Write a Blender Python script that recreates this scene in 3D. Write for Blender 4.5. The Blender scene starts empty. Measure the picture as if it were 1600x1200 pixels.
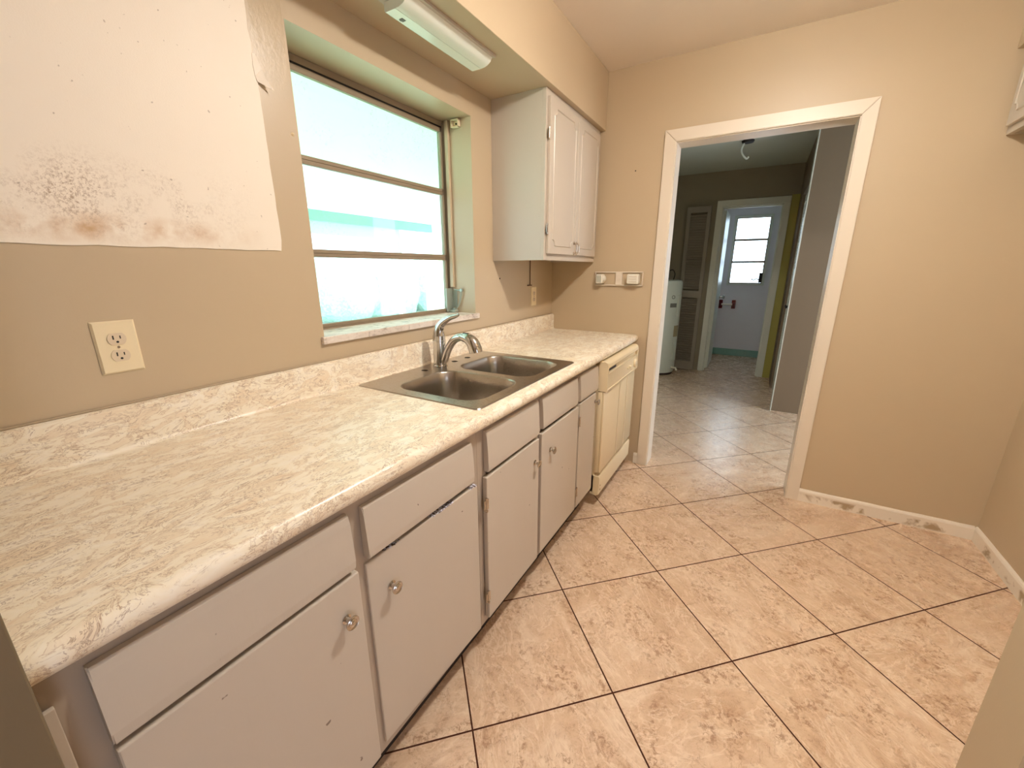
import bpy, bmesh, math, random
from mathutils import Vector, Matrix, geometry
random.seed(7)
S = bpy.context.scene
COL = S.collection
PI = math.pi

# ------------------------------------------------------------------ camera
CX, CY, CZ = 1.2876, -2.7395, 1.3338
PITCH, ROLL, YAW, FPX = -0.2742, 0.0024, 0.5347, 638.56
cd = bpy.data.cameras.new('camera'); cam = bpy.data.objects.new('camera', cd); COL.objects.link(cam)
Rw = Matrix.Rotation(YAW, 3, 'Z') @ Matrix.Rotation(PITCH, 3, 'X') @ Matrix.Rotation(ROLL, 3, 'Y')
cam.matrix_world = Matrix.Translation((CX, CY, CZ)) @ (Rw @ Matrix.Rotation(PI/2, 3, 'X')).to_4x4()
cd.sensor_width = 36; cd.sensor_fit = 'HORIZONTAL'; cd.lens = FPX*36/1600; cd.clip_start = 0.01
S.camera = cam

# ------------------------------------------------------------------ light, sky, exposure
S.view_settings.view_transform = 'Standard'; S.view_settings.look = 'None'
S.view_settings.gamma = 1; S.view_settings.use_curve_mapping = False
S.view_settings.exposure = 0.12
W = bpy.data.worlds.new('sky'); S.world = W; W.use_nodes = True
bg = W.node_tree.nodes['Background']; bg.inputs[0].default_value = (.74, .85, 1.0, 1); bg.inputs[1].default_value = 5.0

def light(name, kind, loc, energy, color, rot=None, **kw):
    l = bpy.data.lights.new(name, kind); l.energy = energy; l.color = color
    for k, v in kw.items(): setattr(l, k, v)
    o = bpy.data.objects.new(name, l); COL.objects.link(o); o.location = loc
    if rot: o.rotation_euler = rot
    return o
light('sun', 'SUN', (-6, -2, 8), 10.0, (1, .98, .92), (math.radians(35), math.radians(-42), 0), angle=.01)
LAMP = (1.36, -1.40, 2.35)
light('ceiling_lamp_light', 'POINT', LAMP, 30, (1, .95, .89), shadow_soft_size=.045)
light('ceiling_lamp_down_fill', 'AREA', (LAMP[0], LAMP[1], LAMP[2]-.02), 15, (1, .955, .905), shape='DISK', size=.13)  # disk added below the bulb to brighten counter and floor, no bowl
# daylight entering through the glazed opening of the room behind the camera
light('rear_daylight', 'AREA', (3.52, -3.4, 1.0), 5, (.60, .70, 1), (0, math.radians(90), 0), shape='RECTANGLE', size=1.5, size_y=.5)

light('rear_fill_light', 'POINT', (.55, -4.3, 2.25), 33, (1, .955, .93), shadow_soft_size=.12)  # added warm fill behind the camera, no lamp known there

# ------------------------------------------------------------------ helpers
def obj(name, bm, mat, parent=None, smooth=False):
    me = bpy.data.meshes.new(name)
    bmesh.ops.recalc_face_normals(bm, faces=bm.faces)
    bm.to_mesh(me); bm.free()
    o = bpy.data.objects.new(name, me); COL.objects.link(o)
    me.materials.append(mat)
    if smooth:
        me.polygons.foreach_set('use_smooth', [True]*len(me.polygons))
        try: me.set_sharp_from_angle(angle=math.radians(35))
        except Exception: pass
    if parent: o.parent = parent
    return o
def box(bm, x0, x1, y0, y1, z0, z1, bev=0, seg=2, M=None):
    t = bmesh.new()
    vs = [t.verts.new((x, y, z)) for x in (x0, x1) for y in (y0, y1) for z in (z0, z1)]
    for f in ((0,1,3,2),(4,6,7,5),(0,4,5,1),(2,3,7,6),(0,2,6,4),(1,5,7,3)): t.faces.new([vs[i] for i in f])
    bmesh.ops.recalc_face_normals(t, faces=t.faces)
    if bev: bmesh.ops.bevel(t, geom=t.edges[:], offset=bev, segments=seg, profile=.5, affect='EDGES')
    if M: bmesh.ops.transform(t, matrix=M, verts=t.verts)
    merge(bm, t); return bm
def merge(bm, t):
    m = {v: bm.verts.new(v.co) for v in t.verts}
    for f in t.faces: bm.faces.new([m[v] for v in f.verts])
    t.free()
def B(*a, **k): return box(bmesh.new(), *a, **k)
def boxes(*L, bev=0):
    bm = bmesh.new()
    for b in L: box(bm, *b, bev=bev)
    return bm
def loft(bm, loops, cap0=True, cap1=True, closed=True):
    R = [[bm.verts.new(p) for p in L] for L in loops]
    n = len(R[0])
    for a, b in zip(R, R[1:]):
        for i in range(n if closed else n-1):
            j = (i+1) % n
            bm.faces.new((a[i], a[j], b[j], b[i]))
    if cap0: bm.faces.new(R[0][::-1])
    if cap1: bm.faces.new(R[-1])
    return R
def frame_at(t):
    t = t.normalized(); u = Vector((0,0,1)) if abs(t.z) < .95 else Vector((0,1,0))
    a = t.cross(u).normalized(); return a, a.cross(t).normalized()
def tube(bm, pts, rad, n=16, sx=None, cap=True):
    pts = [Vector(p) for p in pts]; loops = []
    a = None
    for i, p in enumerate(pts):
        t = (pts[min(i+1, len(pts)-1)] - pts[max(i-1, 0)]).normalized()
        if a is None: a, b = frame_at(t)
        else:
            a = (a - t*a.dot(t)).normalized(); b = a.cross(t).normalized()
        r = rad[i] if isinstance(rad, (list, tuple)) else rad
        ra, rb = (r if isinstance(r, (list, tuple)) else (r, r))
        loops.append([p + a*math.cos(2*PI*k/n)*ra + b*math.sin(2*PI*k/n)*rb for k in range(n)])
    loft(bm, loops, cap, cap); return bm
def lathe(bm, prof, c=(0,0,0), axis='Z', n=24):
    loops = []
    for r, h in prof:
        L = []
        for k in range(n):
            a = 2*PI*k/n; x, y = r*math.cos(a), r*math.sin(a)
            v = {'Z': (x, y, h), 'X': (h, x, y), 'Y': (x, h, y)}[axis]
            L.append(Vector(v) + Vector(c))
        loops.append(L)
    loft(bm, loops); return bm
def smoothpts(P, n=6):
    P = [Vector(p) for p in P]; out = []
    for i in range(len(P)-1):
        p0 = P[max(i-1,0)]; p1 = P[i]; p2 = P[i+1]; p3 = P[min(i+2,len(P)-1)]
        for k in range(n):
            t = k/n
            out.append(.5*((2*p1)+(-p0+p2)*t+(2*p0-5*p1+4*p2-p3)*t*t+(-p0+3*p1-3*p2+p3)*t**3))
    out.append(P[-1]); return out
def rrect(x0, x1, y0, y1, r, z, n=8):
    L = []
    for cx, cy, a0 in ((x1-r, y1-r, 0), (x0+r, y1-r, PI/2), (x0+r, y0+r, PI), (x1-r, y0+r, 3*PI/2)):
        for k in range(n+1):
            a = a0 + PI/2*k/n; L.append(Vector((cx+r*math.cos(a), cy+r*math.sin(a), z)))
    return L
def prism_y(bm, prof, y0, y1):      # prof: (x,z) polygon extruded along y
    loft(bm, [[(x, y0, z) for x, z in prof], [(x, y1, z) for x, z in prof]]); return bm
def thing(name, label, cat, loc=(0,0,0), group=None):
    o = bpy.data.objects.new(name, None); COL.objects.link(o); o.location = loc
    o.empty_display_size = .1
    tag(o, label, cat, group); return o
def tag(o, label, cat, group=None):
    o['label'] = label; o['category'] = cat
    if group: o['group'] = group
    return o
def struct(o, label, cat):
    o['kind'] = 'structure'; o['label'] = label; o['category'] = cat; return o
def place(root, loc):               # children were meshed in world space: shift them under an Empty at loc
    root.location = loc
    for c in root.children: c.location = -Vector(loc)
    return root

# ------------------------------------------------------------------ materials
def srgb(r, g, b):
    f = lambda c: (c/255/12.92) if c/255 <= .04045 else ((c/255+.055)/1.055)**2.4
    return (f(r), f(g), f(b), 1)
class N:
    def __init__(s, name):
        s.m = bpy.data.materials.new(name); s.m.use_nodes = True; s.t = s.m.node_tree
        s.p = s.t.nodes['Principled BSDF']; s._geo = None
    def n(s, typ, **kw):
        x = s.t.nodes.new(typ)
        for k, v in kw.items():
            if k.startswith('_'): setattr(x, k[1:], v)
            else: s.put(x.inputs[k.replace('__', ' ')], v)
        return x
    def put(s, inp, v):
        if isinstance(v, bpy.types.NodeSocket): s.t.links.new(v, inp)
        elif v is not None: inp.default_value = v
    def set(s, **kw):
        for k, v in kw.items(): s.put(s.p.inputs[k.replace('_', ' ')], v)
        return s
    def math(s, op, a, b=None, c=None, clamp=False):
        x = s.t.nodes.new('ShaderNodeMath'); x.operation = op; x.use_clamp = clamp
        s.put(x.inputs[0], a)
        if b is not None: s.put(x.inputs[1], b)
        if c is not None: s.put(x.inputs[2], c)
        return x.outputs[0]
    def vmath(s, op, a, b=None):
        x = s.t.nodes.new('ShaderNodeVectorMath'); x.operation = op; s.put(x.inputs[0], a)
        if b is not None: s.put(x.inputs[1], b)
        return x.outputs[0]
    def pos(s):
        if not s._geo: s._geo = s.t.nodes.new('ShaderNodeNewGeometry')
        return s._geo.outputs['Position']
    def gen(s): return s.n('ShaderNodeTexCoord').outputs['Generated']
    def xyz(s, v):
        x = s.t.nodes.new('ShaderNodeSeparateXYZ'); s.put(x.inputs[0], v); return x.outputs
    def comb(s, x, y, z):
        c = s.t.nodes.new('ShaderNodeCombineXYZ'); s.put(c.inputs[0], x); s.put(c.inputs[1], y); s.put(c.inputs[2], z); return c.outputs[0]
    def noise(s, vec, scale, detail=3, rough=.5, dist=0):
        return s.n('ShaderNodeTexNoise', Vector=vec, Scale=scale, Detail=detail, Roughness=rough, Distortion=dist).outputs['Fac']
    def ramp(s, f, *stops):
        x = s.t.nodes.new('ShaderNodeValToRGB'); s.put(x.inputs[0], f); cr = x.color_ramp
        while len(cr.elements) < len(stops): cr.elements.new(.5)
        for e, (p, c) in zip(cr.elements, stops):
            e.position = p; e.color = c if isinstance(c, tuple) else (c, c, c, 1)
        return x.outputs[0]
    def mix(s, f, a, b, mode='MIX'):
        x = s.t.nodes.new('ShaderNodeMix'); x.data_type = 'RGBA'; x.blend_type = mode
        a, b = [(q, q, q, 1) if isinstance(q, (int, float)) else q for q in (a, b)]
        s.put(x.inputs[0], f); s.put(x.inputs[6], a); s.put(x.inputs[7], b); return x.outputs[2]
    def bump(s, h, strength=.2, dist=.002):
        b = s.n('ShaderNodeBump', Height=h, Strength=strength, Distance=dist); s.put(s.p.inputs['Normal'], b.outputs[0]); return s
    def band(s, v, lo, hi, soft):        # 1 inside [lo,hi]
        a = s.math('SMOOTHSTEP' if False else 'SUBTRACT', v, lo); a = s.math('DIVIDE', a, soft, clamp=True)
        b = s.math('SUBTRACT', hi, v); b = s.math('DIVIDE', b, soft, clamp=True)
        return s.math('MULTIPLY', a, b)
def simple(name, col, rough=.5, metal=0, **kw):
    m = N(name); m.set(Base_Color=col, Roughness=rough, Metallic=metal, **kw)
    v = m.noise(m.pos(), 30, 2)
    m.put(m.p.inputs['Base Color'], m.mix(m.math('MULTIPLY', v, .12), col, tuple(c*.7 for c in col[:3])+(1,)))
    return m
def painted(name, col, rough=.45, mott=.10, bscale=260, bstr=.12):
    m = N(name); p = m.pos()
    big = m.noise(p, 2.2, 4, .6); fine = m.noise(p, bscale, 2, .5)
    d = tuple(c*.80 for c in col[:3])+(1,)
    c = m.mix(m.math('MULTIPLY', big, mott*3), col, d)
    m.set(Base_Color=c, Roughness=rough); m.bump(fine, bstr, .001)
    return m

WALLC = srgb(198, 177, 146)
mat_wall = painted('beige_wall_paint', WALLC, .42)
# left wall: same paint, with a glossy brushed area beside the window and old drips
mat_ceiling = painted('ceiling_paint', srgb(240, 228, 214), .7)
mat_trim = painted('white_trim_paint', srgb(230, 216, 196), .38, .12, 120, .15)

m = N('scuffed_baseboard_paint'); p = m.pos()
sc = m.ramp(m.noise(p, 7, 4, .6, .4), (.54, 0), (.60, 1))
zz = m.xyz(p)[2]; low = m.band(zz, .0, .055, .012)
m.set(Base_Color=m.mix(m.math('MULTIPLY', sc, low), srgb(236, 224, 206), srgb(176, 152, 120)), Roughness=.45); m.bump(m.noise(p, 60, 3), .3, .002)
mat_base = m.m
mat_wall, mat_ceiling, mat_trim = mat_wall.m, mat_ceiling.m, mat_trim.m

# unpainted patch with mildew
m = N('cream_unpainted_plaster'); p = m.pos(); X = m.xyz(p)
blot = m.noise(p, 3.5, 4, .6)
base = m.mix(m.math('MULTIPLY', blot, .5), srgb(248, 236, 218), srgb(236, 220, 198))
yl = m.band(X[1], -2.75, -2.0, .30); zl = m.band(X[2], 1.38, 1.60, .11)
spk = m.ramp(m.noise(p, 190, 4, .75), (.47, 0), (.62, 1))
cl = m.ramp(m.noise(p, 9, 4, .6), (.42, 0), (.62, 1))
mold = m.math('MULTIPLY', m.math('MULTIPLY', yl, zl), m.math('MULTIPLY', spk, cl))
ln = m.band(X[2], 1.388, 1.46, .03)
rust = m.math('MULTIPLY', m.math('MULTIPLY', yl, ln), m.ramp(m.noise(p, 14, 4, .6), (.40, 0), (.65, 1)))
c = m.mix(m.math('MULTIPLY', rust, .8), base, srgb(196, 150, 96))
c = m.mix(m.math('MULTIPLY', mold, .85), c, srgb(150, 112, 70))
dots = m.ramp(m.noise(p, 85, 1, .3), (.775, 0), (.80, 1))
c = m.mix(m.math('MULTIPLY', dots, .5), c, srgb(140, 110, 80))
m.set(Base_Color=c, Roughness=.55); m.bump(m.noise(p, 320, 2), .15, .001)
mat_patch = m.m

# window wall: base paint + glossy wrinkled zone between patch and window
m = N('beige_wall_paint_wrinkled'); p = m.pos(); X = m.xyz(p)
big = m.noise(p, 2.2, 4, .6)
c = m.mix(m.math('MULTIPLY', big, .3), WALLC, tuple(v*.8 for v in WALLC[:3])+(1,))
zone = m.math('MULTIPLY', m.band(X[1], -1.97, -1.84, .02), m.band(X[2], 1.70, 2.4, .28))
st = m.vmath('MULTIPLY', p, (1, 1, .6))
wr = m.noise(st, 90, 4, .6, .3)
h = m.math('ADD', m.math('MULTIPLY', m.noise(p, 260, 2), .15), m.math('MULTIPLY', m.math('MULTIPLY', wr, zone), 1.0))
rough = m.math('SUBTRACT', .42, m.math('MULTIPLY', zone, .17))
m.set(Base_Color=c, Roughness=rough); m.bump(h, .5, .0012)
mat_wall_left = m.m

# floor tiles
m = N('travertine_floor_tile'); p = m.pos(); X = m.xyz(p)
th, s_, ox, oy = .7784, .4611, 1.7097, -1.0552
dx = m.math('SUBTRACT', X[0], ox); dy = m.math('SUBTRACT', X[1], oy)
u = m.math('DIVIDE', m.math('ADD', m.math('MULTIPLY', dx, math.cos(th)), m.math('MULTIPLY', dy, math.sin(th))), s_)
v = m.math('DIVIDE', m.math('SUBTRACT', m.math('MULTIPLY', dy, math.cos(th)), m.math('MULTIPLY', dx, math.sin(th))), s_)
fu = m.math('FLOOR', u); fv = m.math('FLOOR', v)
ru = m.math('SUBTRACT', u, fu); rv = m.math('SUBTRACT', v, fv)
eu = m.math('MINIMUM', ru, m.math('SUBTRACT', 1, ru)); ev = m.math('MINIMUM', rv, m.math('SUBTRACT', 1, rv))
e = m.math('MULTIPLY', m.math('MINIMUM', eu, ev), s_)
grout = m.math('LESS_THAN', e, .0026)
wn = m.n('ShaderNodeTexWhiteNoise', _noise_dimensions='2D', Vector=m.comb(fu, fv, 0))
off = m.vmath('SCALE', wn.outputs['Color']); off.node.inputs['Scale'].default_value = 37
vr = m.n('ShaderNodeVectorRotate', Vector=m.comb(ru, rv, 0), Angle=m.math('MULTIPLY', m.math('FLOOR', m.math('MULTIPLY', wn.outputs['Value'], 4)), PI/2)).outputs[0]
q = m.vmath('ADD', vr, off)
st = m.vmath('MULTIPLY', q, (1.0, 1.9, 1))
n1 = m.noise(st, 1.6, 5, .6, 1.2); n2 = m.noise(q, 9, 6, .72, .8); n3 = m.noise(st, 3.2, 6, .65, 1.6)
c = m.ramp(n1, (.30, srgb(206, 174, 144)), (.48, srgb(222, 192, 162)), (.62, srgb(230, 204, 176)), (.75, srgb(214, 182, 152)))
c = m.mix(m.math('MULTIPLY', m.ramp(n2, (.42, 0), (.66, 1)), .38), c, srgb(182, 142, 110))
vein = m.math('ABSOLUTE', m.math('SUBTRACT', n3, .5)); vein = m.ramp(vein, (.0, 1), (.016, 0))
c = m.mix(m.math('MULTIPLY', m.math('MULTIPLY', vein, m.ramp(n2, (.45, 0), (.6, 1))), .6), c, srgb(158, 116, 86))
wv = m.ramp(m.math('ABSOLUTE', m.math('SUBTRACT', m.noise(st, 2.3, 5, .6, 2.0), .53)), (.0, 1), (.035, 0))
c = m.mix(m.math('MULTIPLY', wv, .5), c, srgb(242, 220, 194))
pit = m.ramp(m.noise(q, 42, 3, .7), (.60, 0), (.68, 1))
c = m.mix(m.math('MULTIPLY', m.math('MULTIPLY', pit, m.ramp(n1, (.35, 1), (.6, 0))), .45), c, srgb(146, 106, 78))
n4 = m.noise(q, 26, 5, .75, .5)
zone = m.ramp(m.noise(q, 3.1, 3, .6, .8), (.46, 0), (.60, 1))
c = m.mix(m.math('MULTIPLY', m.math('MULTIPLY', m.ramp(n4, (.50, 0), (.59, 1)), zone), .66), c, srgb(152, 110, 82))
c = m.mix(m.math('MULTIPLY', m.math('MULTIPLY', m.ramp(n4, (.30, 1), (.42, 0)), zone), .6), c, srgb(246, 226, 202))
c = m.mix(grout, c, srgb(74, 44, 34))
m.put(m.p.inputs['Specular IOR Level'], m.math('MULTIPLY', m.math('SUBTRACT', 1, grout), .6))
m.set(Base_Color=c, Roughness=m.mix(grout, m.math('ADD', .20, m.math('MULTIPLY', n2, .14)), .8))
h = m.math('SUBTRACT', m.math('MULTIPLY', n2, .25), m.math('MULTIPLY', grout, .4)); m.bump(h, .15, .002)
mat_floor = m.m

# laminate counter
m = N('marbled_laminate'); p = m.pos()
st = m.vmath('MULTIPLY', p, (1.6, .75, 1.6))
w = m.n('ShaderNodeTexNoise', Vector=st, Scale=6, Detail=3).outputs['Color']
q = m.vmath('ADD', st, m.vmath('MULTIPLY', w, (.12, .12, .12)))
n1 = m.noise(q, 17, 6, .66, .9); n2 = m.noise(q, 34, 5, .66, 1.2)
c = m.ramp(n1, (.30, srgb(232, 210, 180)), (.5, srgb(246, 234, 210)), (.66, srgb(250, 241, 224)), (.8, srgb(238, 218, 192)))
v1 = m.ramp(m.math('ABSOLUTE', m.math('SUBTRACT', n2, .5)), (.0, 1), (.022, 0))
msk = m.ramp(m.noise(p, 16, 3, .6), (.40, 0), (.54, 1))
c = m.mix(m.math('MULTIPLY', m.math('MULTIPLY', v1, msk), .75), c, srgb(140, 98, 68))
v2 = m.ramp(m.math('ABSOLUTE', m.math('SUBTRACT', n1, .47)), (.0, 1), (.018, 0))
c = m.mix(m.math('MULTIPLY', v2, .55), c, srgb(176, 136, 100))
m.set(Base_Color=c, Roughness=.30); m.bump(m.noise(q, 60, 4), .06, .001)
mat_counter = m.m

# cabinet paint, chips on upper edges, streaky brush marks
def cabpaint(name, col, chips=0.0, rough=.36):
    m = N(name); p = m.pos(); g = m.xyz(m.gen())
    big = m.noise(m.vmath('MULTIPLY', p, (1, 3, .8)), 3, 4, .6)
    c = m.mix(m.math('MULTIPLY', big, .25), col, tuple(v*.82 for v in col[:3])+(1,))
    spots = m.ramp(m.noise(p, 33, 2, .5), (.765, 0), (.785, 1))
    c = m.mix(m.math('MULTIPLY', spots, .8), c, srgb(92, 66, 50))
    if chips:
        edge = m.math('POWER', m.math('MAXIMUM', g[2], 0.0), 80)
        side = m.ramp(m.noise(p, 14, 3, .6), (.44, 0), (.56, 1))
        tear = m.math('GREATER_THAN', m.math('MULTIPLY', m.math('MULTIPLY', edge, side), m.noise(m.vmath('MULTIPLY', p, (1,1,.5)), 90, 4, .7)), .34)
        c = m.mix(tear, c, m.mix(m.ramp(m.noise(p, 160, 2), (.45, 0), (.55, 1)), srgb(214, 214, 226), srgb(72, 52, 44)))
    m.set(Base_Color=c, Roughness=rough)
    m.bump(m.noise(m.vmath('MULTIPLY', p, (1, 1, .12)), 140, 2, .6), .12, .001)
    return m.m
CABC = srgb(200, 188, 172)
mat_cab = cabpaint('greige_cabinet_paint', CABC, 0)
mat_door = cabpaint('greige_door_paint', CABC, 0)
mat_doorchip = cabpaint('greige_door_paint_chipped', CABC, 1.0)
mat_frame_shaded = cabpaint('greige_face_frame_paint_shaded', srgb(176, 160, 142), 0)  # same cabinet paint, darkened for the shade behind the fronts
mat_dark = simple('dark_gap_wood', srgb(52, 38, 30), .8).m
mat_wood = simple('bare_brown_wood', srgb(120, 88, 62), .7).m
mat_almond = simple('almond_enamel', srgb(234, 216, 180), .25).m
mat_almond2 = simple('almond_panel', srgb(212, 194, 160), .3).m
mat_white = simple('white_plastic', srgb(238, 232, 216), .35).m
mat_ivory = simple('ivory_plastic', srgb(240, 222, 184), .3).m
mat_recept = simple('receptacle_plastic', srgb(226, 206, 176), .3).m
mat_black = simple('black_slot', srgb(22, 18, 16), .6).m
mat_chrome = N('chrome').set(Base_Color=srgb(205, 203, 200), Metallic=1.0, Roughness=.12).m
mat_nickel = N('worn_nickel').set(Base_Color=srgb(200, 192, 182), Metallic=1.0, Roughness=.24).m
m = N('brushed_stainless'); p = m.pos()
br = m.noise(m.vmath('MULTIPLY', p, (4, 60, 60)), 18, 3, .6)
m.set(Base_Color=srgb(186, 177, 166), Metallic=1.0, Roughness=m.math('ADD', .22, m.math('MULTIPLY', br, .14))); m.bump(br, .03, .0005)
mat_steel = m.m
mat_alu = simple('aged_aluminium', srgb(150, 132, 108), .6, .15).m
mat_alu_d = simple('dark_window_channel', srgb(40, 34, 30), .6, .3).m
mat_alubright = simple('dull_galvanised_metal', srgb(170, 178, 166), .45, .5).m
m = N('marble_sill'); p = m.pos()
nn = m.noise(m.vmath('MULTIPLY', p, (1, .5, 1)), 22, 6, .7, 1.2)
c = m.ramp(nn, (.3, srgb(150, 128, 112)), (.46, srgb(222, 208, 194)), (.7, srgb(238, 228, 216)))
dirt = m.ramp(m.noise(p, 60, 4, .7), (.58, 0), (.7, 1))
m.set(Base_Color=m.mix(m.math('MULTIPLY', dirt, .5), c, srgb(110, 86, 70)), Roughness=.4); mat_sill = m.m

def glass(name, tint, dirt=.2, scale=40, base=.04):
    m = N(name); m.t.nodes.remove(m.p)
    out = [n for n in m.t.nodes if n.type == 'OUTPUT_MATERIAL'][0]
    tr = m.n('ShaderNodeBsdfTransparent', Color=tint); gl = m.n('ShaderNodeBsdfGlossy', Roughness=.03)
    fr = m.n('ShaderNodeMapRange', Value=m.math('POWER', m.n('ShaderNodeLayerWeight', Blend=.5).outputs['Facing'], 3), To__Min=.04, To__Max=.45)
    a = m.n('ShaderNodeMixShader', Fac=fr.outputs[0]); m.t.links.new(tr.outputs[0], a.inputs[1]); m.t.links.new(gl.outputs[0], a.inputs[2])
    df = m.n('ShaderNodeBsdfTranslucent', Color=(.5, .75, .68, 1)); d2 = m.n('ShaderNodeBsdfDiffuse', Color=(.3, .36, .32, 1))
    p = m.pos()
    sp = m.ramp(m.noise(p, scale, 4, .7), (.60, 0), (.72, 1)); cl = m.ramp(m.noise(p, 5, 3, .6), (.45, 0), (.62, 1))
    f = m.math('ADD', base, m.math('MULTIPLY', m.math('MULTIPLY', sp, cl), dirt))
    mm = m.n('ShaderNodeMixShader', Fac=.4); m.t.links.new(df.outputs[0], mm.inputs[1]); m.t.links.new(d2.outputs[0], mm.inputs[2])
    b = m.n('ShaderNodeMixShader', Fac=f); m.t.links.new(a.outputs[0], b.inputs[1]); m.t.links.new(mm.outputs[0], b.inputs[2])
    m.t.links.new(b.outputs[0], out.inputs[0]); return m.m
mat_glass = glass('dusty_window_glass', (.78, .95, .86, 1), .7, 90)
mat_glass2 = glass('screened_window_glass', (.86, .96, .96, 1), .9, 170, .10)
mat_glass3 = glass('bathroom_window_glass', (.95, 1, 1, 1), .1, 60)

# far rooms
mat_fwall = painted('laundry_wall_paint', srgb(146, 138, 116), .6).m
mat_fceil = painted('laundry_ceiling_light_tint', srgb(196, 204, 190), .7).m  # colour tinted grey-green to carry the greenish light of that room
mat_bath = painted('bathroom_wall_paint', srgb(236, 234, 238), .55).m
mat_green = painted('olive_green_paint', srgb(176, 168, 84), .5).m
mat_louvre = painted('grey_louvre_paint', srgb(148, 140, 126), .5).m
mat_closet = painted('white_closet_paint', srgb(222, 226, 214), .35).m
mat_teal = simple('teal_ceramic_tile', srgb(130, 176, 164), .15).m
mat_red = simple('oxblood_ceramic', srgb(110, 22, 28), .15).m
mat_heater = simple('white_heater_enamel', srgb(214, 222, 212), .3).m
mat_labelgrey = simple('grey_label_paper', srgb(120, 122, 116), .6).m
mat_labelyel = simple('yellowed_label_paper', srgb(172, 160, 128), .6).m
# outdoors
mat_patio = painted('patio_ceiling_paint', srgb(236, 248, 242), .6, .08, 20).m
mat_conc = painted('sunlit_concrete', srgb(214, 216, 206), .8).m
mat_beamt = simple('teal_beam_paint', srgb(150, 204, 188), .5).m
mat_outw = painted('patio_side_wall_paint', srgb(232, 236, 206), .7).m
m = N('hedge_leaves'); m.set(Base_Color=m.ramp(m.noise(m.pos(), 14, 5, .7), (.35, srgb(170, 214, 196)), (.65, srgb(228, 246, 238))), Roughness=.8); m.bump(m.noise(m.pos(), 10, 4), 1, .05); mat_hedge = m.m

# ------------------------------------------------------------------ shell
H = 2.46; XR = 2.40; YS = -2.716
struct(obj('floor', B(-.2, 3.7, -5.8, 4.75, -.06, 0), mat_floor), 'diagonal travertine-look floor tiles with dark grout', 'floor')
ceil = struct(obj('ceiling', B(-.2, 3.7, -5.8, .06, H, H+.08), mat_ceiling), 'flat beige painted kitchen ceiling', 'ceiling')
struct(obj('ceiling_laundry', B(-.2, 3.7, .06, 4.75, H, H+.08), mat_fceil), 'ceiling of the room beyond the doorway, greenish light put into its colour', 'ceiling')

WY0, WY1, WZ0, WZ1 = -1.852, -.945, 1.085, 2.031
wl = struct(obj('wall_left', boxes((-.2, 0, -5.8, WY0, 0, H), (-.2, 0, WY1, .06, 0, H), (-.2, 0, WY0, WY1, 0, WZ0), (-.2, 0, WY0, WY1, WZ1, H)), mat_wall_left),
            'beige window wall behind the countertop', 'wall')
# patch, with an irregular right edge and bottom edge
bm = bmesh.new(); pts = []
random.seed(3)
pts.append((-2.70, 2.148)); pts.append((-2.70, 1.383))
y = -2.70
while y < -1.99: y += .04; pts.append((y, 1.385 + (y+2.7)*.006 + random.uniform(-.0015, .0015)))
pts.append((-1.962, 1.389)); z = 1.39
while z < 2.12:
    z += .03; pts.append((-1.957 + (z-1.39)*-.004 + random.uniform(-.001, .001) - (.006*random.random() if z > 1.87 else 0), z))
pts.append((-1.962, 2.148))
loft(bm, [[(0.0002, a, b) for a, b in pts], [(.0028, a, b) for a, b in pts]])
patch = obj('unpainted_patch', bm, mat_patch, wl); patch['label'] = 'cream unpainted area with brown mildew along its lower edge'
# peeling flake
bm = bmesh.new()
A = [(.0035, -1.956, 1.905), (.006, -1.944, 1.875), (.010, -1.938, 1.850), (.018, -1.924, 1.825)]
Bq = [(.003, -1.964, 1.905), (.003, -1.966, 1.875), (.003, -1.964, 1.850), (.004, -1.960, 1.838)]
va = [bm.verts.new(q) for q in A]; vb = [bm.verts.new(q) for q in Bq]
for i in range(3): bm.faces.new((va[i], va[i+1], vb[i+1], vb[i]))
r = bmesh.ops.extrude_face_region(bm, geom=bm.faces[:])
for v_ in [g for g in r['geom'] if isinstance(g, bmesh.types.BMVert)]: v_.co.x += .001
fl = obj('peeling_paint_flake', bm, mat_patch, wl); fl['label'] = 'curled flake of cream paint'

DX0, DX1, DZ = .766, 1.588, 2.03
struct(obj('wall_front', boxes((0, DX0, 0, .12, 0, H), (DX1, XR, 0, .12, 0, H), (DX0, DX1, 0, .12, DZ, H)), mat_wall), 'beige end wall around the white-cased doorway', 'wall')
struct(obj('wall_right', B(XR, XR+.12, -1.84, .12, 0, H), mat_wall), 'beige wall on the right meeting the end wall', 'wall')
struct(obj('wall_partition', B(1.73, XR+1.3, -1.96, -1.84, 0, H), mat_wall), 'greenish beige partition end at the lower right of the view', 'wall')
struct(obj('wall_near', B(0, .70, YS-.12, YS, 0, H, bev=.002), painted('stub_paint_with_shade', srgb(114, 99, 74), .6).m), 'wall stub at the near end of the countertop, shade put into its colour', 'wall')  # wall colour darkened to taupe to stand for shade on the stub
# room behind the camera
struct(obj('wall_rear', B(0, 3.7, -5.8, -5.68, 0, H), mat_wall), 'beige wall far behind the viewer', 'wall')
struct(obj('wall_rear_right', boxes((3.58, 3.7, -5.68, -3.65, 0, H), (3.58, 3.7, -3.15, -1.96, 0, H), (3.58, 3.7, -3.65, -3.15, 1.9, H)), mat_wall), 'beige side wall with a wide door opening behind the viewer', 'wall')

# soffits
struct(obj('trim_1', B(0, .341, YS, 0, 2.149, H, bev=.002), mat_wall), 'beige soffit above the window and hanging cabinet', 'soffit')
struct(obj('trim_2', B(2.055, XR, -1.84, 0, 2.19, H, bev=.002), mat_wall), 'beige soffit at the upper right corner', 'soffit')
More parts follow.
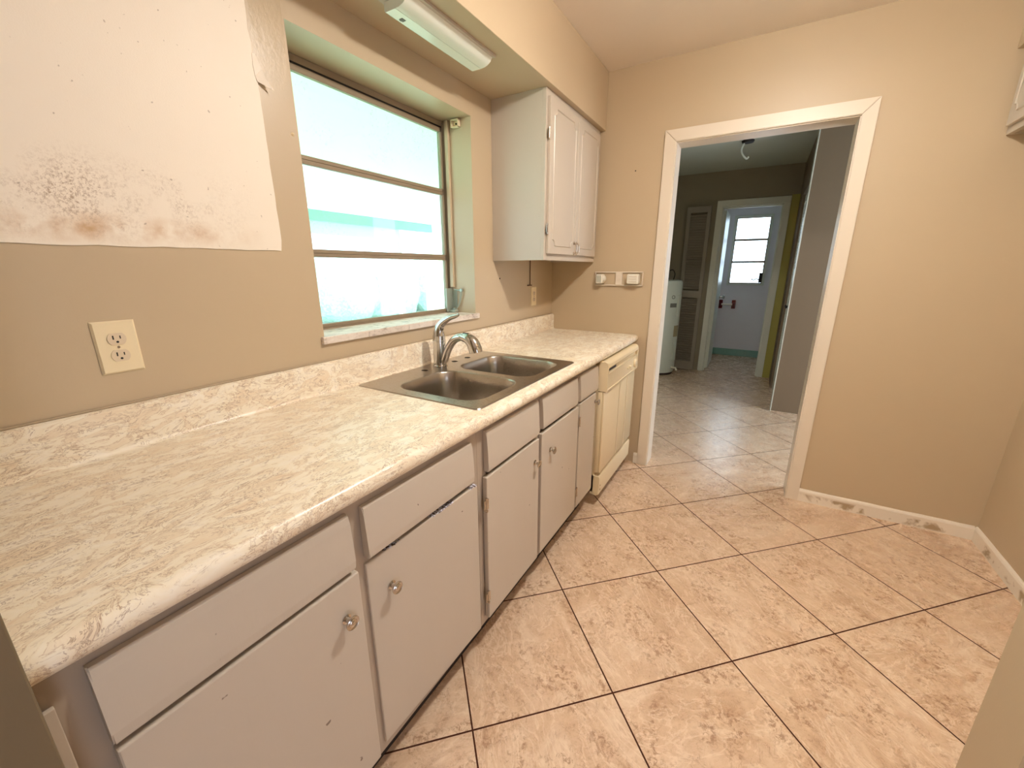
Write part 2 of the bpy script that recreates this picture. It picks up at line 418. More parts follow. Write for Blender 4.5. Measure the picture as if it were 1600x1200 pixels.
# doorway casing + jamb
bm = bmesh.new(); g_ = .0006
for P_ in ([(.700, 0), (.764, 0), (.764, 2.03), (.700, 2.094)], [(.700+g_, 2.094+g_*.4), (.764+g_, 2.03+g_), (1.590-g_, 2.03+g_), (1.650-g_, 2.094+g_*.4)], [(1.590, 0), (1.650, 0), (1.650, 2.094), (1.590, 2.03)]):
    t_ = bmesh.new(); loft(t_, [[(x_, -.017, z_) for x_, z_ in P_], [(x_, -.0002, z_) for x_, z_ in P_]])
    bmesh.ops.recalc_face_normals(t_, faces=t_.faces)
    bmesh.ops.bevel(t_, geom=[e for e in t_.edges if all(v_.co.y < -.01 for v_ in e.verts)], offset=.003, segments=2, affect='EDGES'); merge(bm, t_)
box(bm, .752, .768, -.002, .13, 0, 2.03); box(bm, 1.586, 1.602, -.002, .13, 0, 2.03); box(bm, .752, 1.602, -.002, .13, 2.026, 2.04)
struct(obj('trim_3', bm, mat_trim), 'white painted casing around the kitchen doorway', 'door casing')
bm = bmesh.new()
for x0, x1 in ((.700, .764), (1.590, 1.650)): box(bm, x0, x1, .12, .135, 0, 2.03)
box(bm, .700, 1.650, .12, .135, 2.031, 2.094)
struct(obj('trim_4', bm, mat_trim), 'white casing on the far face of the kitchen doorway', 'door casing')
def baseboard(name, x0, y0, x1, y1, nx, ny, label, mat=mat_base, h=.075, t=.012):
    a = Vector((x0, y0, 0)); b = Vector((x1, y1, 0)); n_ = Vector((nx, ny, 0))
    prof = [(0, 0), (t, 0), (t, h-.014), (t*.75, h-.006), (t*.35, h), (0, h)]
    bm = bmesh.new(); k = max(2, int((b-a).length/.05))
    loops = []
    for i in range(k+1):
        q = a + (b-a)*i/k
        loops.append([q + n_*u_ + Vector((0, 0, w_ + (random.uniform(-.0012, .0012) if w_ > .05 else 0))) for u_, w_ in prof])
    loft(bm, loops); return struct(obj(name, bm, mat), label, 'baseboard')
baseboard('baseboard_front', 1.650, 0, XR-.0125, 0, 0, -1, 'chipped white baseboard below the end wall')
baseboard('baseboard_right', XR, -.0, XR, -1.83, -1, 0, 'white baseboard along the right wall')
baseboard('baseboard_left', .672, 0, .700, 0, 0, -1, 'short white baseboard stub between dishwasher and door casing')

# ------------------------------------------------------------------ kitchen window
win = thing('window_1', 'three-pane aluminium awning window over the sink', 'window'); win['kind'] = 'structure'
XW = -.17
fr = bmesh.new()
F0, F1, Z0, Z1 = WY0, -.947, 1.10, 2.029
box(fr, -.195, -.165, F0, F1, Z1-.022, Z1); box(fr, -.195, -.165, F0, F0+.02, Z0, Z1); box(fr, -.195, -.150, F1-.012, F1, Z0, Z1)
box(fr, -.195, -.155, F0, F1, Z0, Z0+.014)
obj('frame', fr, mat_alu, win)
bm = bmesh.new(); box(bm, -.176, -.166, F0+.02, F1-.016, 2.000, 2.0075); box(bm, -.19, -.168, -.968, -.960, Z0+.014, 2.0)
obj('channel', bm, mat_alu_d, win)['label'] = 'dark gap of the window channel'
for i, (za, zb, gm) in enumerate(((1.709, 1.998, mat_glass), (1.393, 1.7085, mat_glass2), (1.114, 1.3925, mat_glass2))):
    bm = bmesh.new(); t = .014
    box(bm, -.178, -.160, F0+.02, -.969, zb-(t if i else .020), zb, bev=.0015); box(bm, -.178, -.160, F0+.02, -.969, za, za+t, bev=.0015)
    box(bm, -.178, -.160, F0+.02, F0+.034, za, zb); box(bm, -.178, -.160, -.980, -.969, za, zb)
    sa = obj('sash', bm, mat_alu, win)
    obj('window_pane', B(-.172, -.168, F0+.03, -.978, za+.008, zb-.008), gm, sa)
obj('window_stop', boxes((-.150, -.128, -.962, -.9455, 1.24, 2.03), bev=.003), mat_wall, win)['label'] = 'beige painted wooden stop'
sill = bmesh.new(); box(sill, -.158, .014, -1.865, -.925, 1.082, 1.108, bev=.003)
obj('window_sill', sill, mat_sill, win)['label'] = 'stained marble sill'
# outer ledge
op = bmesh.new()
box(op, -.152, -.146, -1.00, -.947, 1.112, 1.235, bev=.001)
tube(op, smoothpts([(-.125, -.958, 1.120), (-.100, -.957, 1.15), (-.086, -.957, 1.19), (-.080, -.958, 1.222)], 4), .0045, 8)
tube(op, [(-.13, -.958, 1.228), (-.08, -.958, 1.224)], .004, 8)
lathe(op, [(0, -.006), (.008, -.006), (.008, .006), (0, .006)], (-.080, -.958, 1.226), 'Y', 12)
lathe(op, [(0, -.008), (.011, -.008), (.011, .008), (0, .008)], (-.125, -.962, 1.122), 'Y', 12)
box(op, -.146, -.108, -.985, -.95, 1.108, 1.122, bev=.003)
crk = obj('crank_operator', op, mat_alubright, win, True); crk['label'] = 'galvanised crank operator'
bp_ = bmesh.new(); box(bp_, -.147, -.118, -.9475, -.9445, 1.135, 1.222, bev=.001); obj('operator_plate', bp_, mat_alubright, win)
# curtain rod socket
t = thing('curtain_rod_bracket', 'small white curtain rod bracket in the top corner of the window recess', 'bracket')
bm = bmesh.new(); bx = (-.105, -.060, -.956, -.9455, 1.988, 2.028)
box(bm, -.105, -.100, -.966, -.9455, 1.990, 2.026, bev=.001); box(bm, -.064, -.059, -.966, -.9455, 1.990, 2.026, bev=.001)
box(bm, -.105, -.059, -.966, -.9455, 2.021, 2.026, bev=.001); box(bm, -.105, -.059, -.966, -.9455, 1.990, 1.995, bev=.001); box(bm, -.105, -.059, -.949, -.9455, 1.990, 2.026)
obj('bracket_housing', bm, mat_ivory, t); bm = bmesh.new(); lathe(bm, [(0, -.953), (.004, -.953), (.004, -.949), (0, -.949)], (-.082, 0, 2.008), 'Y', 10); obj('screw', bm, mat_alu_d, t)
place(t, (-.082, -.9455, 1.99))

# ------------------------------------------------------------------ countertop
def cprof(xa, xb):
    # (x,z) outline of the slab: cove + backsplash are added separately
    z1, z0 = .914, .872
    P = []
    if xb > .6:
        r = .02; xf = .637
        for k in range(9):
            a = -PI/2 + PI*k/8
            P.append((xf-.020+math.cos(a)*.020, (z1+.868)/2 + math.sin(a)*(z1-.868)/2))
        P = [(.600, .868)] + P
        P = [(xa, .878), (.600, .878)] + P + [(xa, z1)]
    else: P = [(xa, .878), (xb, .878), (xb, z1), (xa, z1)]
    return P
ct = bmesh.new()
prism_y(ct, cprof(.001, .637), YS, -1.752); prism_y(ct, cprof(.001, .637), -1.006, -.001)
prism_y(ct, cprof(.572, .637), -1.752, -1.006); prism_y(ct, cprof(.001, .062), -1.752, -1.006)
counter = obj('countertop', ct, mat_counter, None, True)
tag(counter, 'long cream marbled laminate countertop with rounded front edge', 'countertop')
bs = bmesh.new(); R_ = .012
P = [(.001, .913), (.036, .9142)] + [(.036-R_*math.sin(PI/2*k/5)-.001, .9142+R_*(1-math.cos(PI/2*k/5))) for k in range(1, 6)] + [(.022, 1.008), (.0195, 1.0165), (.014, 1.020), (.001, 1.020)]
prism_y(bs, P, YS, -.001)
bso = obj('backsplash', bs, mat_counter, counter, True)
ck = bmesh.new(); tube(ck, [(.003, YS+.005, 1.022), (.003, -.003, 1.022)], .0035, 6)
obj('caulk_bead', ck, simple('dingy_caulk', srgb(170, 150, 120), .6).m, counter)['label'] = 'dingy caulk line'

# ------------------------------------------------------------------ sink
sink = thing('kitchen_sink', 'double-bowl stainless steel drop-in sink in the countertop under the window', 'sink')
ZR = .918
outer = rrect(.040, .590, -1.768, -.990, .018, ZR, 6)
bowls = [rrect(.170, .548, -1.722, -1.405, .075, ZR, 10), rrect(.170, .552, -1.362, -1.040, .075, ZR, 10)]
holes = []
for hy in (-1.470, -1.265, -1.165):
    holes.append([Vector((.103+.0145*math.cos(2*PI*k/20), hy+.0145*math.sin(2*PI*k/20), ZR)) for k in range(20)])
loops = [outer] + bowls + holes
tris = geometry.tessellate_polygon(loops)
flat = [v_ for L in loops for v_ in L]
bm = bmesh.new(); vs = [bm.verts.new(v_) for v_ in flat]
for t_ in tris:
    try: bm.faces.new([vs[i] for i in t_])
    except ValueError: pass
n0 = len(outer); lo = [bm.verts.new((v_.x + (.003 if v_.x > .3 else -.003), v_.y + (.003 if v_.y > -1.4 else -.003), .9135)) for v_ in outer]
for i in range(n0):
    j = (i+1) % n0; bm.faces.new((vs[i], vs[j], lo[j], lo[i]))
idx = n0 + sum(len(b) for b in bowls)
for hl in holes:
    n1_ = len(hl); top = vs[idx:idx+n1_]; idx += n1_
    dn = [bm.verts.new((v_.x, v_.y, ZR-.010)) for v_ in hl]
    for i in range(n1_): bm.faces.new((top[i], top[(i+1) % n1_], dn[(i+1) % n1_], dn[i]))
obj('sink_rim', bm, mat_steel, sink)
for (x0, x1, y0, y1) in ((.170, .548, -1.722, -1.405), (.170, .552, -1.362, -1.040)):
    L = []
    for ins, z in ((0, ZR), (.003, ZR-.0012), (.006, ZR-.006), (.010, ZR-.04), (.016, ZR-.11), (.020, ZR-.150), (.030, ZR-.166), (.048, ZR-.173), (.075, ZR-.175)):
        L.append(rrect(x0+ins, x1-ins, y0+ins, y1-ins, max(.075-ins*.3, .03), z, 10))
    bm = bmesh.new(); loft(bm, L, cap0=False, cap1=True)
    bb = obj('sink_bowl', bm, mat_steel, sink, True)
    bm = bmesh.new(); lathe(bm, [(0, 0), (.022, 0), (.030, .003), (.044, .004), (.044, .0005), (0, .0005)][::-1], ((x0+x1)/2, (y0+y1)/2, ZR-.175)); obj('drain', bm, mat_chrome, bb, True)
bm = bmesh.new(); box(bm, .10, .106, -1.49, -1.14, .8995, .902); 
under = obj('hole_shadow_plate', B(.080, .126, -1.495, -1.140, .899, .9005), mat_black, sink); under.name = 'hole_shade_plate'  # black plate standing for the shade inside the open deck holes
bm.free()
place(sink, (.315, -1.38, .914))

# faucet
fa = thing('kitchen_faucet', 'chrome single-lever pull-out kitchen faucet on the sink deck', 'faucet')
fx, fy = .105, -1.37
bm = bmesh.new(); lathe(bm, [(0, .9185), (.031, .9185), (.031, .922), (.0275, .926), (.0275, 1.030), (.0283, 1.031), (.0283, 1.034), (.0275, 1.035), (.0275, 1.054), (0, 1.056)], (fx, fy, 0), n=32)
lathe(bm, [(0, 0), (.006, 0), (.006, .006), (0, .007)], (fx+.0265, fy-.004, 1.018), 'X', 12)
obj('faucet_body', bm, mat_chrome, fa, True)
bm = bmesh.new()
pts_ = smoothpts([(fx, fy, 1.050), (fx+.001, fy, 1.075), (fx+.012, fy, 1.098), (fx+.034, fy, 1.118), (fx+.066, fy, 1.135), (fx+.098, fy, 1.144), (fx+.114, fy, 1.152)], 6)
rr = []
for i in range(len(pts_)):
    t_ = i/(len(pts_)-1); w_ = .0215*(1-t_)**1.3+.006; rr.append((w_, .0235*(1-t_)**1.6+.0035))
tube(bm, pts_, [(a_, b_) for a_, b_ in rr], 20)
obj('lever_handle', bm, mat_chrome, fa, True)
bm = bmesh.new()
tube(bm, smoothpts([(fx+.008, fy, .925), (fx+.028, fy, .955), (fx+.050, fy, 1.000), (fx+.082, fy, 1.040), (fx+.118, fy, 1.056), (fx+.150, fy, 1.054)], 6), .0165, 20)
obj('spout', bm, mat_chrome, fa, True)
bm = bmesh.new()
pp = smoothpts([(fx+.128, fy, 1.057), (fx+.155, fy, 1.054), (fx+.178, fy, 1.040), (fx+.192, fy, 1.016), (fx+.197, fy, .998)], 5)
tube(bm, pp, [.0175+.011*math.sin(min(1, i/(len(pp)-1)*1.2)*PI/2) for i in range(len(pp))], 20)
sh = obj('spray_head', bm, mat_chrome, fa, True)
bm = bmesh.new(); tube(bm, [(fx+.136, fy, 1.0745), (fx+.160, fy, 1.074)], [(.008, .003), (.008, .003)], 12); obj('spray_button', bm, mat_black, sh)
place(fa, (fx, fy, .918))

# ------------------------------------------------------------------ base cabinets
XF = .601
def knob(parent, x, y, z):
    bm = bmesh.new()
    lathe(bm, [(0, 0), (.010, 0), (.011, .002), (.006, .004), (.0055, .012), (.010, .016), (.0155, .019), (.0155, .022), (.0135, .0235), (.012, .0225), (.0095, .022), (.008, .0235), (.004, .0245), (0, .0245)], (x, y, z), 'X', 24)
    return obj('knob', bm, mat_nickel, parent, True)
def hinge(parent, x, y, z):
    bm = bmesh.new(); lathe(bm, [(0, -.022), (.0035, -.022), (.0035, .022), (0, .022)], (x, y, z), 'Z', 10)
    for k in (-1, 1): lathe(bm, [(0, .022*k-.003), (.0045, .022*k-.003), (.0045, .022*k+.003), (0, .022*k+.003)], (x, y, z), 'Z', 10)
    box(bm, x-.002, x, y-.012, y+.012, z-.018, z+.018)
    return obj('hinge', bm, mat_nickel, parent, True)
def slab(y0, y1, z0, z1, bev=.003, x0=.602, x1=.620):
    return B(x0, x1, y0, y1, z0, z1, bev=bev)
def cabinet(name, label, y0, y1, fronts, openings, toe=True):
    t = thing(name, label, 'cabinet')
    bm = bmesh.new()
    # carcass sides, bottom, back
    box(bm, .02, .582, y0, y0+.016, .115, .866); box(bm, .02, .582, y1-.016, y1, .115, .866)
    box(bm, .02, .582, y0+.016, y1-.016, .115, .131); box(bm, .02, .028, y0+.016, y1-.016, .131, .62)
    obj('cabinet_box', bm, mat_cab, t)
    bm = bmesh.new()
    ys = sorted(set([y0] + [q for o in openings for q in o] + [y1]))
    # stiles between openings
    edges = [y0] + [q for o in openings for q in o] + [y1]
    for a, b in zip(edges[0::2], edges[1::2]):
        if b-a > .001: box(bm, .582, XF, a, b, .115, .866)
    for a, b in openings:
        box(bm, .582, XF, a, b, .838, .866); box(bm, .582, XF, a, b, .7175, .730); box(bm, .582, XF, a, b, .115, .150)
    obj('face_frame', bm, mat_frame_shaded, t)
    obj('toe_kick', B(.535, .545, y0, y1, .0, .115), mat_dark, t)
    for f in fronts:
        kind, a, b, c_, d = f[:5]; o = f[5] if len(f) > 5 else {}
        if kind == 'drawer':
            # slab with softly dished ends
            bm = bmesh.new(); nz = 7; L = []
            prof = [(.602, c_), (.619, c_), (.621, c_+.003), (.622, c_+.02), (.620, (c_+d)/2), (.617, d-.02), (.615, d-.004), (.612, d), (.602, d)]
            dn = prism_y(bm, prof, a, b)
            bmesh.ops.bevel(bm, geom=[e for e in bm.edges if all(v_.co.x > .611 for v_ in e.verts) and abs(e.verts[0].co.y-e.verts[1].co.y) < 1e-5], offset=.002, segments=2, affect='EDGES')
            dr = obj(o.get('name', 'drawer_front'), bm, mat_door, t)
        else:
            bm = slab(a, b, c_, d)
            if o.get('ajar'):
                yh, ang = o['ajar']; M = Matrix.Translation((.602, yh, 0)) @ Matrix.Rotation(ang, 4, 'Z') @ Matrix.Translation((-.602, -yh, 0))
                bmesh.ops.transform(bm, matrix=M, verts=bm.verts)
            dr = obj('door', bm, mat_doorchip if o.get('chip') else mat_door, t)
            if o.get('knob'):
                ky, kz = o['knob']; kx = .6205
                if o.get('ajar'): v_ = M @ Vector((kx, ky, kz)); kx, ky, kz = v_
                knob(dr, kx, ky, kz)
            for hy, hz in o.get('hinges', []): hinge(dr, .6235, hy, hz)
    place(t, (.30, (y0+y1)/2, 0)); return t
c1 = cabinet('base_cabinet', 'greige two-door base cabinet nearest the viewer, with chipped doors and two drawers', -2.712, -1.797,
    [('drawer', -2.670, -2.273, .713, .842), ('drawer', -2.238, -1.838, .711, .839),
     ('door', -2.670, -2.268, .140, .701, dict(knob=(-2.312, .612))),
     ('door', -2.240, -1.822, .142, .694, dict(knob=(-2.176, .592), chip=1, ajar=(-1.822, math.radians(-1.6))))],
    [(-2.655, -2.285), (-2.215, -1.855)])
c2 = cabinet('base_cabinet', 'greige sink base cabinet with two doors and false drawer fronts under the sink', -1.796, -.986,
    [('drawer', -1.762, -1.404, .708, .848, dict(name='false_front')), ('drawer', -1.370, -1.002, .718, .846, dict(name='false_front')),
     ('door', -1.772, -1.402, .140, .692, dict(knob=(-1.440, .604), hinges=[(-1.780, .60), (-1.780, .24)])),
     ('door', -1.378, -.985, .143, .700, dict(knob=(-1.300, .604), hinges=[]))],
    [(-1.750, -1.415), (-1.355, -1.015)])
c3 = cabinet('base_cabinet', 'narrow greige base cabinet between the sink cabinet and the dishwasher', -.985, -.712,
    [('drawer', -.967, -.716, .718, .846), ('door', -.967, -.742, .143, .708, dict(knob=(-.757, .662), hinges=[(-.975, .62), (-.975, .24)]))],
    [(-.95, -.76)])
# filler strip beside near wall stub
tag(obj('filler_strip', B(.604, .612, -2.7155, -2.703, .0, .815, bev=.001), mat_cab), 'narrow painted filler strip between the near wall stub and the first cabinet', 'trim strip')

# ------------------------------------------------------------------ dishwasher
dw = thing('dishwasher', 'almond built-in dishwasher at the far end of the counter', 'dishwasher')
y0, y1 = -.700, -.075
obj('tub_housing', B(.06, .615, y0, y1, .10, .862), mat_almond2, dw)
bm = bmesh.new()
prof = [(.615, .706), (.655, .706), (.658, .709), (.658, .800), (.648, .803), (.648, .822), (.660, .826), (.667, .836), (.665, .850), (.655, .860), (.640, .863), (.615, .863)]
prism_y(bm, prof, y0+.012, y1-.012)
cp = obj('control_panel', bm, mat_almond, dw, True)
bm = bmesh.new()
sp = [(.612, .704), (.661, .704), (.664, .708), (.664, .842), (.658, .858), (.645, .865), (.612, .865)]
prism_y(bm, sp, y0, y0+.014); prism_y(bm, sp, y1-.014, y1)
box(bm, .655, .6615, y0+.01, y1-.01, .704, .712, bev=.001); box(bm, .652, .6605, y0+.01, y1-.01, .795, .801, bev=.001)
obj('panel_frame', bm, mat_almond, cp, True)
obj('latch_slot', B(.646, .6495, y0+.02, y0+.19, .804, .820), mat_black, cp)
for yy, rr_, nm in ((-.130, .026, 'timer_dial'), (-.245, .010, 'push_button'), (-.300, .006, 'push_button')):
    bm = bmesh.new(); lathe(bm, [(0, 0), (rr_, 0), (rr_, .006), (rr_*.8, .012), (rr_*.3, .014), (0, .014)], (.658, yy, .752), 'X', 24); obj(nm, bm, mat_almond, cp, True)
bm = bmesh.new(); box(bm, .615, .640, y0, y1, .222, .700, bev=.003)
box(bm, .640, .652, y0+.002, y1-.002, .224, .698, bev=.006)
dp = obj('door_panel', bm, mat_almond, dw, True)
bm = bmesh.new()
for yy in (-.42, -.26): box(bm, .651, .6545, yy, yy+.012, .235, .690, bev=.0015)
obj('door_rib', bm, mat_almond2, dp)
bm = bmesh.new(); prism_y(bm, [(.60, .085), (.630, .080), (.650, .088), (.652, .190), (.647, .200), (.60, .204)], y0, y1)
kp = obj('kick_panel', bm, mat_almond, dw, True)
for zz_ in (.115, .140):
    bm = bmesh.new(); lathe(bm, [(0, 0), (.005, 0), (.005, .002), (0, .003)], (.652, y0+.02, zz_), 'X', 10); obj('screw', bm, mat_nickel, kp)
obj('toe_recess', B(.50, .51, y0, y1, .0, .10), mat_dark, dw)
place(dw, (.35, (y0+y1)/2, 0))

# ------------------------------------------------------------------ wall cabinets
def panel_door(y0, y1, z0, z1, x0, x1, sgn=1):
    bm = bmesh.new(); lo, hi = min(x0, x1), max(x0, x1)
    box(bm, lo, hi, y0, y1, z0, z1, bev=.003)
    return bm
def groove(parent, xf, y0, y1, z0, z1, mat, inset=.042, nx=1, r=.03):
    # routed provincial moulding: thin raised bead with scooped corners
    a0, a1, b0, b1 = y0+inset, y1-inset, z0+inset, z1-inset
    P = []
    for (cy, cz, s0) in ((a1, b1, PI), (a0, b1, 3*PI/2), (a0, b0, 0), (a1, b0, PI/2)):
        arc = []
        for k in range(7):
            a = s0 + PI/2*k/6
            arc.append((cy + r*math.cos(a), cz + r*math.sin(a)))
        if (cy, cz) in ((a1, b1), (a0, b0)) or True: arc = arc[::-1]
        P += arc
    bm = bmesh.new(); n_ = len(P)
    pts = [Vector((xf, q[0], q[1])) for q in P]
    loops = []
    for i in range(n_):
        t_ = (pts[(i+1) % n_] - pts[i-1]).normalized(); s = t_.cross(Vector((1, 0, 0))).normalized()
        loops.append([pts[i] + s*.0035, pts[i] + Vector((nx*.0042, 0, 0)), pts[i] - s*.0035])
    R = [[bm.verts.new(q) for q in L] for L in loops]
    for i in range(n_):
        a, b = R[i], R[(i+1) % n_]
        for k in range(2): bm.faces.new((a[k], a[k+1], b[k+1], b[k]))
        bm.faces.new((a[2], a[0], b[0], b[2]))
    return obj('door_moulding', bm, mat, parent)
def wall_cabinet(label, x0, x1, y0, y1, z0, z1, doors, front=1):
    t = thing('wall_cabinet', label, 'cabinet')
    bm = bmesh.new(); xf = x1 if front > 0 else x0
    box(bm, x0, x1, y0, y0+.016, z0, z1); box(bm, x0, x1, y1-.016, y1, z0, z1); box(bm, x0, x1, y0+.016, y1-.016, z0+.012, z0+.026); box(bm, x0, x1, y0+.016, y1-.016, z1-.016, z1)
    obj('cabinet_box', bm, mat_cab, t)
    bm = bmesh.new(); a, b = (x1, x1+.018) if front > 0 else (x0-.018, x0)
    box(bm, a, b, y0, y0+.038, z0, z1, bev=.001); box(bm, a, b, y1-.038, y1, z0, z1, bev=.001)
    box(bm, a, b, y0+.038, y1-.038, z0, z0+.04); box(bm, a, b, y0+.038, y1-.038, z1-.04, z1)
    obj('face_frame', bm, mat_cab, t)
    for d in doors:
        ya, yb, za, zb = d[:4]
        dx0, dx1 = (b, b+.016) if front > 0 else (a-.016, a)
        dr = obj('door', panel_door(ya, yb, za, zb, dx0, dx1), mat_door, t)
        groove(dr, dx1+.0005 if front > 0 else dx0-.0005, ya, yb, za, zb, mat_cab, nx=front)
        for kk in d[4:]:
            if kk[0] == 'pull':
                yy, zz_ = kk[1:]
                bm = bmesh.new(); xs = dx1 if front > 0 else dx0
                tube(bm, smoothpts([(xs, yy, zz_+.028), (xs+.014*front, yy, zz_+.022), (xs+.018*front, yy, zz_), (xs+.014*front, yy, zz_-.022), (xs, yy, zz_-.028)], 4), .0035, 8)
                lathe(bm, [(0, 0), (.009, 0), (.009, .003), (0, .004)], (xs, yy, zz_+.028), 'X', 12); lathe(bm, [(0, 0), (.009, 0), (.009, .003), (0, .004)], (xs, yy, zz_-.028), 'X', 12)
                obj('pull_handle', bm, mat_nickel, dr, True)
            else:
                h_ = hinge(dr, dx1-.004 if front > 0 else dx0+.004, kk[1], kk[2])
    place(t, ((x0+x1)/2, (y0+y1)/2, z0)); return t
wall_cabinet('greige two-door hanging cabinet right of the window, over the counter corner', .001, .292, -.768, -.016, 1.378, 2.1485,
    [(-.748, -.3935, 1.410, 2.118, ('pull', -.412, 1.448), ('hinge', -.752, 1.96), ('hinge', -.752, 1.53)), (-.3895, -.046, 1.410, 2.118, ('pull', -.376, 1.448))], 1)
wall_cabinet('greige cabinet corner hanging at the upper right edge under the right soffit', 2.110, XR-.001, -.80, -.004, 1.872, 2.189,
    [(-.400, -.030, 1.900, 2.165), (-.775, -.410, 1.900, 2.165)], -1)

# ------------------------------------------------------------------ outlets
def outlet(label, yc, zc, w, h, x=0.0, cover_only=False):
    t = thing('wall_outlet', label, 'outlet')
    bm = bmesh.new(); L = []
    for ins, xx in ((0, x+.0003), (0, x+.002), (.004, x+.006)):
        L.append([(xx, yc+sy*(w/2-ins), zc+sz*(h/2-ins)) for sy, sz in ((1, 1), (-1, 1), (-1, -1), (1, -1))])
    loft(bm, L); obj('cover_plate', bm, mat_ivory, t)
    for s in (1, -1):
        cz = zc + s*.0195
        bm = bmesh.new(); P = []
        for k in range(28):
            a = 2*PI*k/28; P.append((yc + .0172*math.cos(a), cz + max(-.0135, min(.0135, .0172*math.sin(a)))))
        loft(bm, [[(x+.0055, a, b) for a, b in P], [(x+.0078, a, b) for a, b in P]]); r_ = obj('receptacle', bm, mat_recept, t)
        bm = bmesh.new(); box(bm, x+.0076, x+.0081, yc-.0078, yc-.0052, cz-.001, cz+.008); box(bm, x+.0076, x+.0081, yc+.0052, yc+.0074, cz, cz+.007)
        lathe(bm, [(0, x+.0076), (.0026, x+.0076), (.0026, x+.0081), (0, x+.0081)], (0, yc, cz-.007), 'X', 12); obj('slots', bm, mat_black, r_)
    bm = bmesh.new(); lathe(bm, [(0, x+.006), (.003, x+.006), (.0026, x+.0072), (0, x+.0074)], (0, yc, zc), 'X', 12); obj('screw', bm, mat_nickel, t)
    place(t, (x, yc, zc)); return t
outlet('ivory duplex outlet with large cover plate on the wall at left, below the cream patch', -2.393, 1.159, .079, .122)
outlet('small ivory duplex outlet in the corner below the hanging cabinet', -.286, 1.160, .072, .122)
# cable from cabinet to the corner outlet
bm = bmesh.new(); tube(bm, [(.004, -.340, 1.388), (.004, -.341, 1.30), (.004, -.340, 1.236)], .0028, 8)
tube(bm, [(.004, -.370, 1.232), (.004, -.318, 1.232)], .0035, 8)
tag(obj('electric_cable', bm, simple('brown_cable', srgb(92, 62, 40), .6).m, None, True), 'thin brown cable running down from the hanging cabinet to the corner outlet', 'cable')
# little nail hole plugs in the wall
def nail(label, loc, axis, r=.0035):
    bm = bmesh.new(); s = -1 if axis == 'Y' else 1
    lathe(bm, [(0, 0), (r, 0), (r*.8, s*.002), (0, s*.0025)], loc, axis, 10)
    tag(obj('wall_screw', bm, mat_alu_d, None, True), label, 'screw')
nail('dark screw in the end wall left of the doorway, above the cup bracket', (.540, 0, 1.906), 'Y', .004)
nail('dark screw in the window wall under the hanging cabinet', (0, -.700, 1.282), 'X', .005)
bm = bmesh.new(); lathe(bm, [(0, 0), (.006, 0), (.004, .003), (.0015, .006), (0, .0065)], (0, -1.872, 1.73), 'X', 8)
tag(obj('wall_anchor', bm, mat_ivory, None, True), 'tiny white wall anchor on the wall strip left of the window', 'wall anchor')

# ------------------------------------------------------------------ cup/roll bracket on end wall
t = thing('wall_bracket', 'cream plastic two-sided holder bracket on the end wall beside the doorway casing', 'bracket')
xa, xb, za, zb = .322, .640, 1.226, 1.316
bm = bmesh.new(); box(bm, xa, xb, -.003, -.0003, za, zb)
obj('back_plate', bm, mat_wall, t)
bm = bmesh.new()
box(bm, xa, xb, -.014, -.003, zb-.007, zb, bev=.002); box(bm, xa, xb, -.014, -.003, za, za+.007, bev=.002); box(bm, xa, xa+.007, -.014, -.003, za, zb, bev=.002); box(bm, xb-.007, xb, -.014, -.003, za, zb, bev=.002)
obj('plate_rim', bm, mat_trim, t)['label'] = 'raised cream rim'
bm = bmesh.new(); box(bm, .463, .508, -.018, -.002, za+.004, zb-.004, bev=.004); lathe(bm, [(0, -.018), (.010, -.018), (.010, -.023), (0, -.024)], (.487, 0, 1.270), 'Y', 16); obj('centre_boss', bm, mat_trim, t)
bm = bmesh.new(); box(bm, .345, .388, -.060, -.003, 1.240, 1.300, bev=.008, seg=3)
lathe(bm, [(0, 0), (.020, 0), (.018, .012), (.010, .016), (0, .017)], (.388, -.032, 1.270), 'X', 16)
lh = obj('left_roll_arm', bm, mat_white, t)
bm = bmesh.new()
for k in range(3): box(bm, .355+k*.010, .359+k*.010, -.0615, -.060, 1.25, 1.29, bev=.0005)
obj('ribs', bm, mat_alubright, lh)
bm = bmesh.new(); box(bm, .548, .622, -.060, -.003, 1.240, 1.302, bev=.010, seg=3)
rh = obj('right_roll_arm', bm, mat_white, t)
bm = bmesh.new()
for k in range(3): box(bm, .562, .612, -.0625, -.059, 1.254+k*.015, 1.259+k*.015, bev=.001)
obj('ribs', bm, mat_trim, rh)
place(t, (.481, 0, 1.271))

# ------------------------------------------------------------------ fluorescent fixture under soffit
t = thing('fluorescent_light', 'unlit white fluorescent strip light under the soffit above the window', 'ceiling light')
bm = bmesh.new(); box(bm, .140, .262, -1.64, -1.128, 2.141, 2.1488); obj('mounting_pan', bm, mat_cab, t)
m = N('acrylic_lens'); m.set(Base_Color=srgb(236, 240, 228), Roughness=.22); m.bump(m.noise(m.pos(), 300, 1), .05, .001); mat_lens = m.m
prof = [(.148, 2.141), (.148, 2.118), (.152, 2.114), (.1935, 2.114), (.195, 2.1165), (.1965, 2.114), (.212, 2.1155), (.228, 2.120), (.241, 2.128), (.250, 2.141)]
bm = bmesh.new(); prism_y(bm, prof, -1.600, -1.135); obj('lens', bm, mat_lens, t, True)
bm = bmesh.new(); lathe(bm, [(0, 0), (.006, 0), (.005, .001), (0, .001)], (.165, -1.545, 2.1125), 'Z', 8); box(bm, .162, .176, -1.552, -1.535, 2.1128, 2.1139)
obj('residue_spot', bm, mat_labelgrey, t)
place(t, (.20, -1.36, 2.1488))

